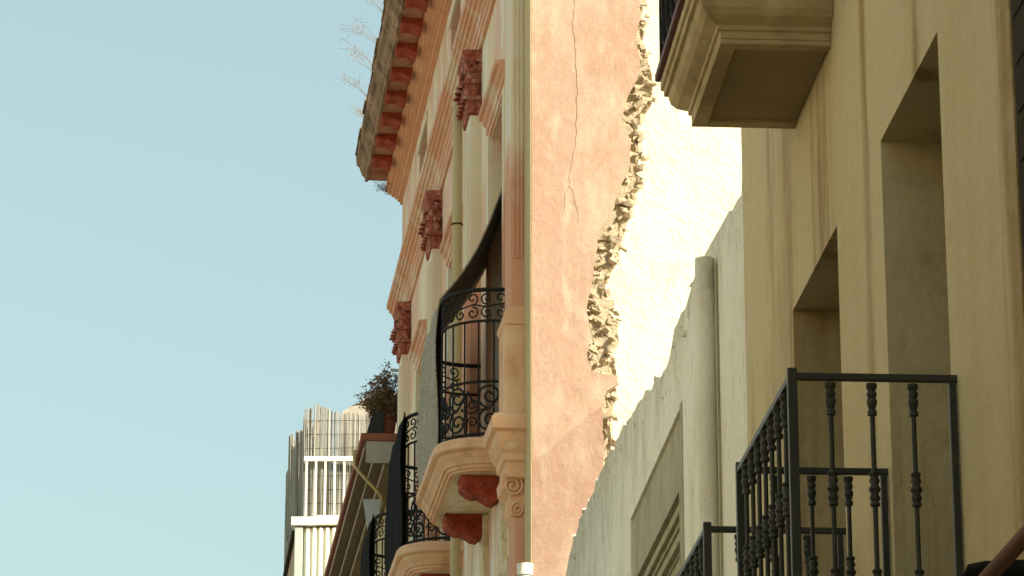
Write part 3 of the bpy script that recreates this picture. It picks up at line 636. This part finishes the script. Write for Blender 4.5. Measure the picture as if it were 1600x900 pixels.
band = MB(); rows = []; zz = 12.6
def cell(q): return noise.voronoi(q)[0][0]
while zz > 6.6:
    xi, xo = edge_x(ep, zz) - .03, edge_x(op, zz) - .005; xo = max(xo, xi + .05); row = []
    for k in range(13):
        x = xi + (xo - xi) * k / 12; q = Vector((x * 9, zz * 12, 1.3)); e = k / 12
        dd = -.045 - .10 * min(1, cell(q) * 1.5) - .05 * abs(noise.noise(Vector((x * 30, zz * 30, 0)))) - (.10 * max(0, noise.noise(Vector((x * 4, zz * 3.2, 7))) - .1) * 3)
        row.append(EW(x + .03 * noise.noise(Vector((x * 8, zz * 13, 5))) * (e > .3), dd - .05 * max(0, e - .8) * 5, zz))
    row.append(EW(xo - .02, -.36, zz)); rows.append(row); zz -= .028
band.rings(rows, closed=False, cap=False); band.build('broken_masonry', 'mortar', pb)
z = 12.4
while z > 6.7:
    xi, xo = edge_x(ep, z), edge_x(op, z); x = xi - random.uniform(.0, .04)
    while x < xo:
        big = random.random(); sx = random.uniform(.03, .07) if big < .7 else random.uniform(.07, .13); sz = sx * random.uniform(.45, .9)
        if x + sx > xo + .03: sx = max(.04, xo + random.uniform(-.03, .03) - x)
        if random.random() < .72:
            inst('stone', random.choice(STONES), pb, EW(x + sx * .5, -.13 + random.uniform(-.05, .05), z + random.uniform(-.05, .05)), (random.uniform(-.5, .5), random.uniform(-.6, .6), random.uniform(-.5, .5)), (sx * 1.35, random.uniform(.07, .13), sz * 1.4))
        x += sx * random.uniform(.8, 1.3)
    z -= random.uniform(.055, .095)
# crack in the plaster
def crack(pts, w):
    c = []
    for i in range(len(pts) - 1):
        for k in range(8):
            f = k / 8; u = pts[i][0] + (pts[i + 1][0] - pts[i][0]) * f + random.uniform(-1.3, 1.3); v = pts[i][1] + (pts[i + 1][1] - pts[i][1]) * f; c.append(EW_hit(u, v))
    n = len(c); out = [(x - w * random.uniform(.4, 1.8) * (.4 + .8 * math.sin(3.1 * i / n)), z) for i, (x, z) in enumerate(c)] + [(x + w * (.2 + .5 * math.sin(3.1 * i / n)), z) for i, (x, z) in reversed(list(enumerate(c)))]
    MB().plate(EW, out, .0005, .0025).build('crack', 'crack', pb)
crack([(899, -20), (895, 40), (899, 80), (902, 150), (901, 190), (899, 230), (891, 262), (889, 290)], .002)
crack([(889, 290), (883, 304), (882, 318), (879, 340)], .0014); crack([(890, 291), (897, 302), (899, 318), (904, 332), (903, 352)], .0011)
# raised plaster ridge
# ------------------------------------------------------------------ white wall behind
ww = MB()
nx, nzz = 24, 40; grid = []
for j in range(nzz + 1):
    z = 14.6 * j / nzz
    for i in range(nx + 1):
        x = .62 + 5.4 * i / nx; q = Vector((x, 0, z)); grid.append(EW(x, -.62 + .035 * noise.noise(q * 1.7) + .012 * noise.noise(q * 6), z))
nf = len(grid)
fs = [(j * (nx + 1) + i, j * (nx + 1) + i + 1, (j + 1) * (nx + 1) + i + 1, (j + 1) * (nx + 1) + i) for j in range(nzz) for i in range(nx)]
ww.add(grid, fs); ww.box(lambda t, d, z: EW(t, d, z), .62, 6.02, -.95, -.70, 0, 14.5)
o = ww.build('whitewashed_wall', 'bright', base=EW(3, -.7, 0), smooth=60)
tag(o, 'sunlit bare whitewashed wall standing behind the gap between the pink and white houses', 'wall')

# ------------------------------------------------------------------ blinds over the balcony rails
def blind(k, m, label, drop, w0, w1, dz=0, slant=True):
    off = BAY * k + (.32 if k == 2 else 0); rows = []
    ns = 14
    path = []
    if slant:
        for i in range(ns + 1):
            f = i / ns; path.append((-.14 + .685 * f - .09 * math.sin(math.pi * f), 10.95 - (10.95 - 9.435) * f - .06 * math.sin(math.pi * f), f))
    else: path.append((.545, 9.435, 1))
    for i in range(1, 13):
        f = i / 12; path.append((.555 + .02 * math.sin(f * 3) , 9.42 - drop * f, 1 + f * .001))
    for (d, z, f) in path:
        f = min(f, 1); a = 26.45 + off + (w0 - 26.45) * f; b = 27.42 + off + (w1 - 27.42) * f
        a = 26.45 + (w0 - 26.45) * f + off; b = 27.42 + (w1 - 27.42) * f + off
        n = 12
        tw = math.sin(math.pi * min(1, f)) if f < 1 else 0
        rows.append([(a + (b - a) * q / n, d + .012 * math.sin(q * 1.3 + z * 5) + tw * (.03 - .09 * q / n), z - tw * .05) for q in range(n + 1)])
    mb = MB(); front = [[PW(*p) for p in r] for r in rows]; back = [[PW(p[0], p[1] - .012, p[2] - .004) for p in r] for r in rows]
    mb.rings([f + b[::-1] for f, b in zip(front, back)])
    o = mb.build('window_blind', m, base=PW(27 + off, .5, 9.4), smooth=60)
    return tag(o, label, 'blind', 'blinds draped over the balcony rails')
blind(0, 'blind_grey', 'grey woven blind stretched from the doorway over the balcony rail beside the broken corner', 1.22, 26.5, 28.25)
blind(1, 'blind_dark', 'dark blind draped over the middle curved balcony of the pink house', 1.3, 26.3, 28.3, slant=False)
blind(2, 'blind_dark', 'dark blind on the curved balcony next to the grey eaves', 1.1, 26.4, 28.3, slant=False)

# ------------------------------------------------------------------ next house with stepped eaves
nb = thing('eaved_house', 'cream house with stepped brown eaves and red coping after the pink house', 'building', PW(43, 0, 0))
G0, G1 = 38.42, 58.0; wd_ = .06
wall_open(PW, G0, G1, 0, 10.95, .3, [(40, 41, 7.9, 9.9), (44, 45, 7.9, 9.9)]).build('wall', 'cream_wall', nb)
MB().box(PW, G0 + .01, G1, -8, -.301, 0, 10.94).build('body', 'cream_wall', nb)
for (a, b) in ((40, 41), (44, 45)): window(PW, a, b, 7.9, 9.9, -.25, nb)
steps = [(.17, 10.86, 10.96), (.29, 10.965, 11.06), (.41, 11.065, 11.165)]
for d, z0, z1 in steps:
    st = MB().box(PW, G0 - .02, G1, -.2, d, z0, z1).build('eave_course', 'eave_dark', nb, bevel=.004)
    MB().box(PW, G0 - .02, G1, d + .001, d + .015, z0 - .004, z0 + .03).build('eave_edge', 'eave_light', st)
MB().box(PW, G0 - .06, G0 - .022, -.6, .395, 10.90, 11.166).build('eave_end', 'grey_wall', nb)
MB().box(PW, G0 - .08, G1, -.6, .46, 11.17, 11.262).build('coping', 'red_tile', nb, bevel=.01)
MB().box(PW, G0, G1, -8, -.25, 11.264, 11.3).build('terrace', 'red_tile', nb)
MB().box(PW, G0 + .4, G0 + 6, -1.8, -.62, 11.31, 12.6).build('terrace_wall', 'red_tile', nb)
gp = [at(558, 703, 39.2), at(553, 706, 39.2), at(554, 728, 39.2), at(560, 736, 39.2), at(590, 768, 39.3), at(595, 776, 39.35), at(596, 790, 39.4)]
gt = MB().tube(gp, .02, 8).build('gutter_pipe', 'pipe', nb, smooth=50)
h0, h1, hb0, hb1 = at(568, 783, 39.4), at(596, 783, 39.4), at(577, 834, 39.4), at(587, 834, 39.4)
hp = MB(); cxx = (h0.x + h1.x) / 2
hp.rings([[Vector((cxx + sx * w, 39.4 + sy * w, z)) for sx, sy in ((-1, -1), (1, -1), (1, 1), (-1, 1))] for w, z in ((.03, hb0.z - .9), (.045, hb0.z - .3), (.055, hb0.z - .02), (.05, hb0.z), (.11, h0.z - .02), (.115, h0.z))])
hp.build('rain_hopper', 'zinc', gt, bevel=.004)
# aerial pole fixed to the pink wall above the shrub
pole = MB().tube([at(628, 579, 38.6), at(610, 578, 38.6)], .02, 8).build('pole', 'zinc', nb)

# shrubs and pots on the terrace
def shrub(base, h, w, m, label, name='dry_shrub', n=120, group=None, seedv=3):
    random.seed(seedv); o = thing(name, label, 'shrub', base, group); lf = MB()
    for k in range(n):
        a = random.random() * 6.28; l = random.uniform(.4, 1.1); lean = random.random() ** .6
        p = [Vector(base) + Vector((math.cos(a) * w * .62 * lean * f * l, math.sin(a) * w * .62 * lean * f * l, h * l * (f * (1.25 - .7 * lean) - .25 * lean * f * f + .1 * f))) for f in (0, .25, .5, .75, 1)]
        MB().tube(p, [.008, .006, .004, .003, .0015], 4).build('stem', 'leaf', o)
        for q in range(52):
            f = random.uniform(.3, 1.0) * 4; i = min(3, int(f)); c = p[i].lerp(p[i + 1], f - i) + Vector([random.gauss(0, .028) for _ in range(3)])
            u = Vector((random.uniform(-1, 1), random.uniform(-1, 1), random.uniform(-.3, 1.2))).normalized(); v = u.cross(Vector((random.random(), random.random(), random.random()))).normalized()
            ll = random.uniform(.015, .045); ww = random.uniform(.005, .012)
            lf.add([c - u * ll, c + v * ww, c + u * ll, c - v * ww], [(0, 1, 2, 3)])
    f = lf.build('foliage', m, o); f['kind'] = 'stuff'; return o
tz = 11.264
pp = at(600, 676, 38.75)
pot = MB().lathe((pp.x, pp.y, tz), [(.10, 0), (.115, .01), (.15, .25), (.165, .26), (.165, .3), (.14, .3), (.13, .22)], 14).build('plant_pot', 'terracotta', base=(pp.x, pp.y, tz), smooth=40)
tag(pot, 'terracotta pot holding the brown shrub on the eaved house terrace', 'pot')
shrub(Vector((pp.x - .0, pp.y, tz + .2)), .62, .60, 'leaf', 'bushy dried brown shrub growing in a terrace pot beside the pink house')
pp2 = at(590, 676, 38.62)
pl = MB().rings([[Vector((pp2.x + sx * w + ox, pp2.y + sy * .06, z)) for sx, sy in ((-1, -1), (1, -1), (1, 1), (-1, 1))] for w, ox, z in ((.11, -.04, tz), (.07, .02, tz + .36))]).build('planter', 'dark_pot', base=(pp2.x, pp2.y, tz), bevel=.006)
tag(pl, 'dark sloping planter in front of the terrace shrub', 'planter')

# ------------------------------------------------------------------ far house with reed screens
rb = thing('roof_terrace_house', 'far white clad house with corrugated panels and white terrace railing', 'building', (-2.4, 48, 0))
YR = 46.9
X = lambda u, v: at(u, v, YR).x
Z = lambda v: at(500, v, YR).z
KF = lambda t, d, z: Vector((t, YR - d, z))
xl, xr = X(460, 860), -0.6
MB().box(KF, X(474, 860), xr, -6, -.06, 0, Z(824)).build('wall', 'tan_wall', rb)
MB().box(KF, X(460, 850), X(473, 850), -.3, .02, 0, Z(823)).build('corner_pillar', 'pale_green', rb, bevel=.01)
cps = []; x = X(474, 860); i = 0
while x < xr:
    pass
    m = MB(); w = .042
    m.add([KF(x, -.055, 9), KF(x + w * .5, -.055, 9), KF(x + w, .0, 9), KF(x + w * 1.9, .0, 9), KF(x + w * 2.3, -.055, 9)] + [KF(x, -.055, Z(824)), KF(x + w * .5, -.055, Z(824)), KF(x + w, .0, Z(824)), KF(x + w * 1.9, .0, Z(824)), KF(x + w * 2.3, -.055, Z(824))], [(k, k + 1, k + 6, k + 5) for k in range(4)])
    m.build('corrugated_panel', 'white_paint', rb); x += w * 2.3
MB().box(KF, X(455, 815), X(495, 815), -.3, .06, Z(822), Z(808.5)).build('beam', 'white_paint', rb, bevel=.01)
MB().box(KF, X(495.3, 815), xr, -.3, .05, Z(821), Z(806)).build('beam', 'white_paint', rb, bevel=.01)
MB().box(KF, X(475, 716), xr, -.02, .03, Z(721), Z(713.5)).build('top_rail', 'white_paint', rb, bevel=.006)
x = X(478.5, 760)
while x < xr:
    MB().box(KF, x - .016, x + .016, -.015, .02, Z(806.5), Z(720.8)).build('railing_post', 'white_paint', rb, bevel=.004); x += .139
# side wall running back
sd = lambda f, z: Vector((X(460, 850) - .109 * f, YR + .3 + f, z))
MB().add([sd(0, 0), sd(14, 0), sd(14, Z(826) - .1), sd(0, Z(826))] + [q + Vector((.2, 0, 0)) for q in (sd(0, 0), sd(14, 0), sd(14, Z(826) - .1), sd(0, Z(826)))], [(0, 1, 2, 3), (4, 5, 6, 7), (0, 1, 5, 4), (1, 2, 6, 5), (2, 3, 7, 6), (3, 0, 4, 7)]).build('side_wall', 'tan_wall', rb)
MB().add([sd(.0, Z(826)) + Vector((-.06, 0, .01)), sd(14, Z(826) - .1) + Vector((-.06, 0, .01)), sd(14, Z(826) - .02) + Vector((-.06, 0, .01)), sd(0, Z(822)) + Vector((-.06, 0, 0)), sd(.0, Z(826)) + Vector((.1, 0, .01)), sd(14, Z(826) - .1) + Vector((.1, 0, .01)), sd(14, Z(826) - .02) + Vector((.1, 0, .01)), sd(0, Z(822)) + Vector((.1, 0, 0))], [(0, 1, 2, 3), (4, 5, 6, 7), (0, 1, 5, 4), (1, 2, 6, 5), (2, 3, 7, 6), (3, 0, 4, 7)]).build('side_gutter', 'dark_wood', rb)
ridge = [at(536, 642, 54), at(600, 606, 54), at(660, 642, 54)]
MB().add(ridge + [q + Vector((0, 5, 0)) for q in ridge] + [q + Vector((0, 0, -2)) for q in (ridge[0], ridge[2])], [(0, 1, 2), (0, 1, 4, 3), (1, 2, 5, 4), (0, 2, 7, 6)]).build('roof_gable', 'grey_wall', rb)
# reed screens: many cane strips, uneven top
def reed(name, a, b, z0, z1, label, wav=.05, step=.015, seedv=1, topf=None):
    random.seed(seedv); a, b = Vector(a), Vector(b); n = int((b - a).length / step); ax = (b - a).normalized(); nr = Vector((ax.y, -ax.x, 0))
    o = thing(name, label, 'screen', (a + b) / 2 * 1.0 + Vector((0, 0, z0)))
    for st in range(0, n, 5):
        m = MB()
        for k in range(st, min(n, st + 5)):
            p = a + ax * (k * step); p.z = 0; lean = random.uniform(-.012, .012); off = random.uniform(-.014, .014) + wav * noise.noise(Vector((k * step * 2.2, seedv, 0)))
            zt = z1 + (topf(k / n) if topf else 0) + random.uniform(-.025, .015) + .03 * noise.noise(Vector((k * .15, 2, 0)))
            w = step * random.uniform(.6, .9)
            pts = [p + nr * off + Vector((0, 0, z0)), p + nr * (off + .01 * random.uniform(-1, 1)) + ax * lean + Vector((0, 0, (z0 + zt) / 2)), p + nr * off + ax * lean * 1.5 + Vector((0, 0, zt))]
            m.tube(pts, [w, w, w * .8], 5)
        m.build('reed_strip', 'reed', o)
    for zz in ([] if topf and wav > .1 else [z0 + .2 + .21 * q for q in range(int((z1 - z0) / .21))]):
        MB().tube([a + nr * (.035) + Vector((0, 0, zz - a.z)), b + nr * (.035) + Vector((0, 0, zz - b.z + .03))], .0035, 4).build('tie_wire', 'dark_wood', o)
    return o
ra0 = Vector((X(476, 700), YR + .12, 0)); rb0 = Vector((xr, YR + .12, 0))
reed('reed_screen', ra0, rb0, Z(806), Z(641), 'grey reed screen facing the street behind the white terrace railing', topf=lambda f: .12 * max(0, 1 - abs(f - .08) / .12) - .05 * f)
s0 = Vector((X(474, 700) - .02, YR + .3, 0)); s1 = s0 + Vector((-.109 * 4.4, 4.4, 0))
reed('reed_screen', s0, s1, Z(812), Z(650), 'wavy topped reed screen running back along the far terrace side', wav=.45, step=.02, seedv=5, topf=lambda f: -.12 + .2 * (1 - (f * 4.2 % 1)))

# ------------------------------------------------------------------ dry weeds on the cornice
def weed(t, h, n, seedv, label, d=.56, z=14.69, lean=-.7, m='straw'):
    random.seed(seedv); b = PW(t, d, z); o = MB()
    for k in range(n):
        a = random.uniform(-1.0, 1.0); l = h * random.uniform(.5, 1.0)
        dr = Vector((lean * random.uniform(.35, 1.5), a * .5, 1.0)).normalized(); bend = Vector((lean * random.uniform(.2, .9), a * .4, -random.uniform(0, .5)))
        base = b + Vector((random.uniform(-.03, .03), random.uniform(-.12, .12), -.03)); p = [base + dr * l * f + bend * l * f * f * .6 for f in (0, .25, .5, .75, 1)]
        o.tube(p, [.0032, .0024, .0018, .0014, .001], 4)
        for q in range(7):
            f = random.uniform(.45, 1); c = base + dr * l * f + bend * l * f * f * .6; e = c + Vector((random.uniform(-.1, .05), random.uniform(-.06, .06), random.uniform(-.03, .09)))
            o.tube([c, e], [.0018, .0012], 3)
            o.tube([e, e + Vector((random.uniform(-.02, .02), 0, random.uniform(-.01, .03)))], [.0042, .002], 3)
    x = o.build('dry_weed', m, base=b); return tag(x, label, 'weed', 'dry weeds rooted on the cornice')
for k, (t, h, n) in enumerate(((31.6, .6, 6), (32.4, .66, 7), (33.3, .55, 5), (34.2, .62, 4), (35.1, .6, 5), (36.0, .5, 4), (36.7, .34, 4))):
    weed(t, h, n, 20 + k, 'spindly dry weed growing sideways from the weathered cornice edge against the sky')
weed(38.1, .16, 7, 40, 'tiny green tuft sprouting at the end of the terracotta cornice moulding', d=.2, z=14.25, lean=-.5, m='leaf')['group'] = 'cornice tufts'
# tan rope tied round the first iron balcony's far corner
rp_ = MB()
for k in range(4): rp_.tube([NW(10.70, BD, 3.71 - k * .022) + Vector((.032 * math.cos(a), .05 * math.sin(a), .008 * math.sin(2 * a + k))) for a in (2 * math.pi * q / 16 for q in range(17))], .007, 5)
rp_.tube([NW(10.66, BD + .03, 3.70), NW(10.66, BD + .035, 3.6), NW(10.65, BD + .032, 3.5)], .006, 5)
o = rp_.build('rope', 'rope', base=NW(10.70, BD, 3.6), smooth=60); tag(o, 'tan rope wound round the corner of the iron balcony', 'rope')
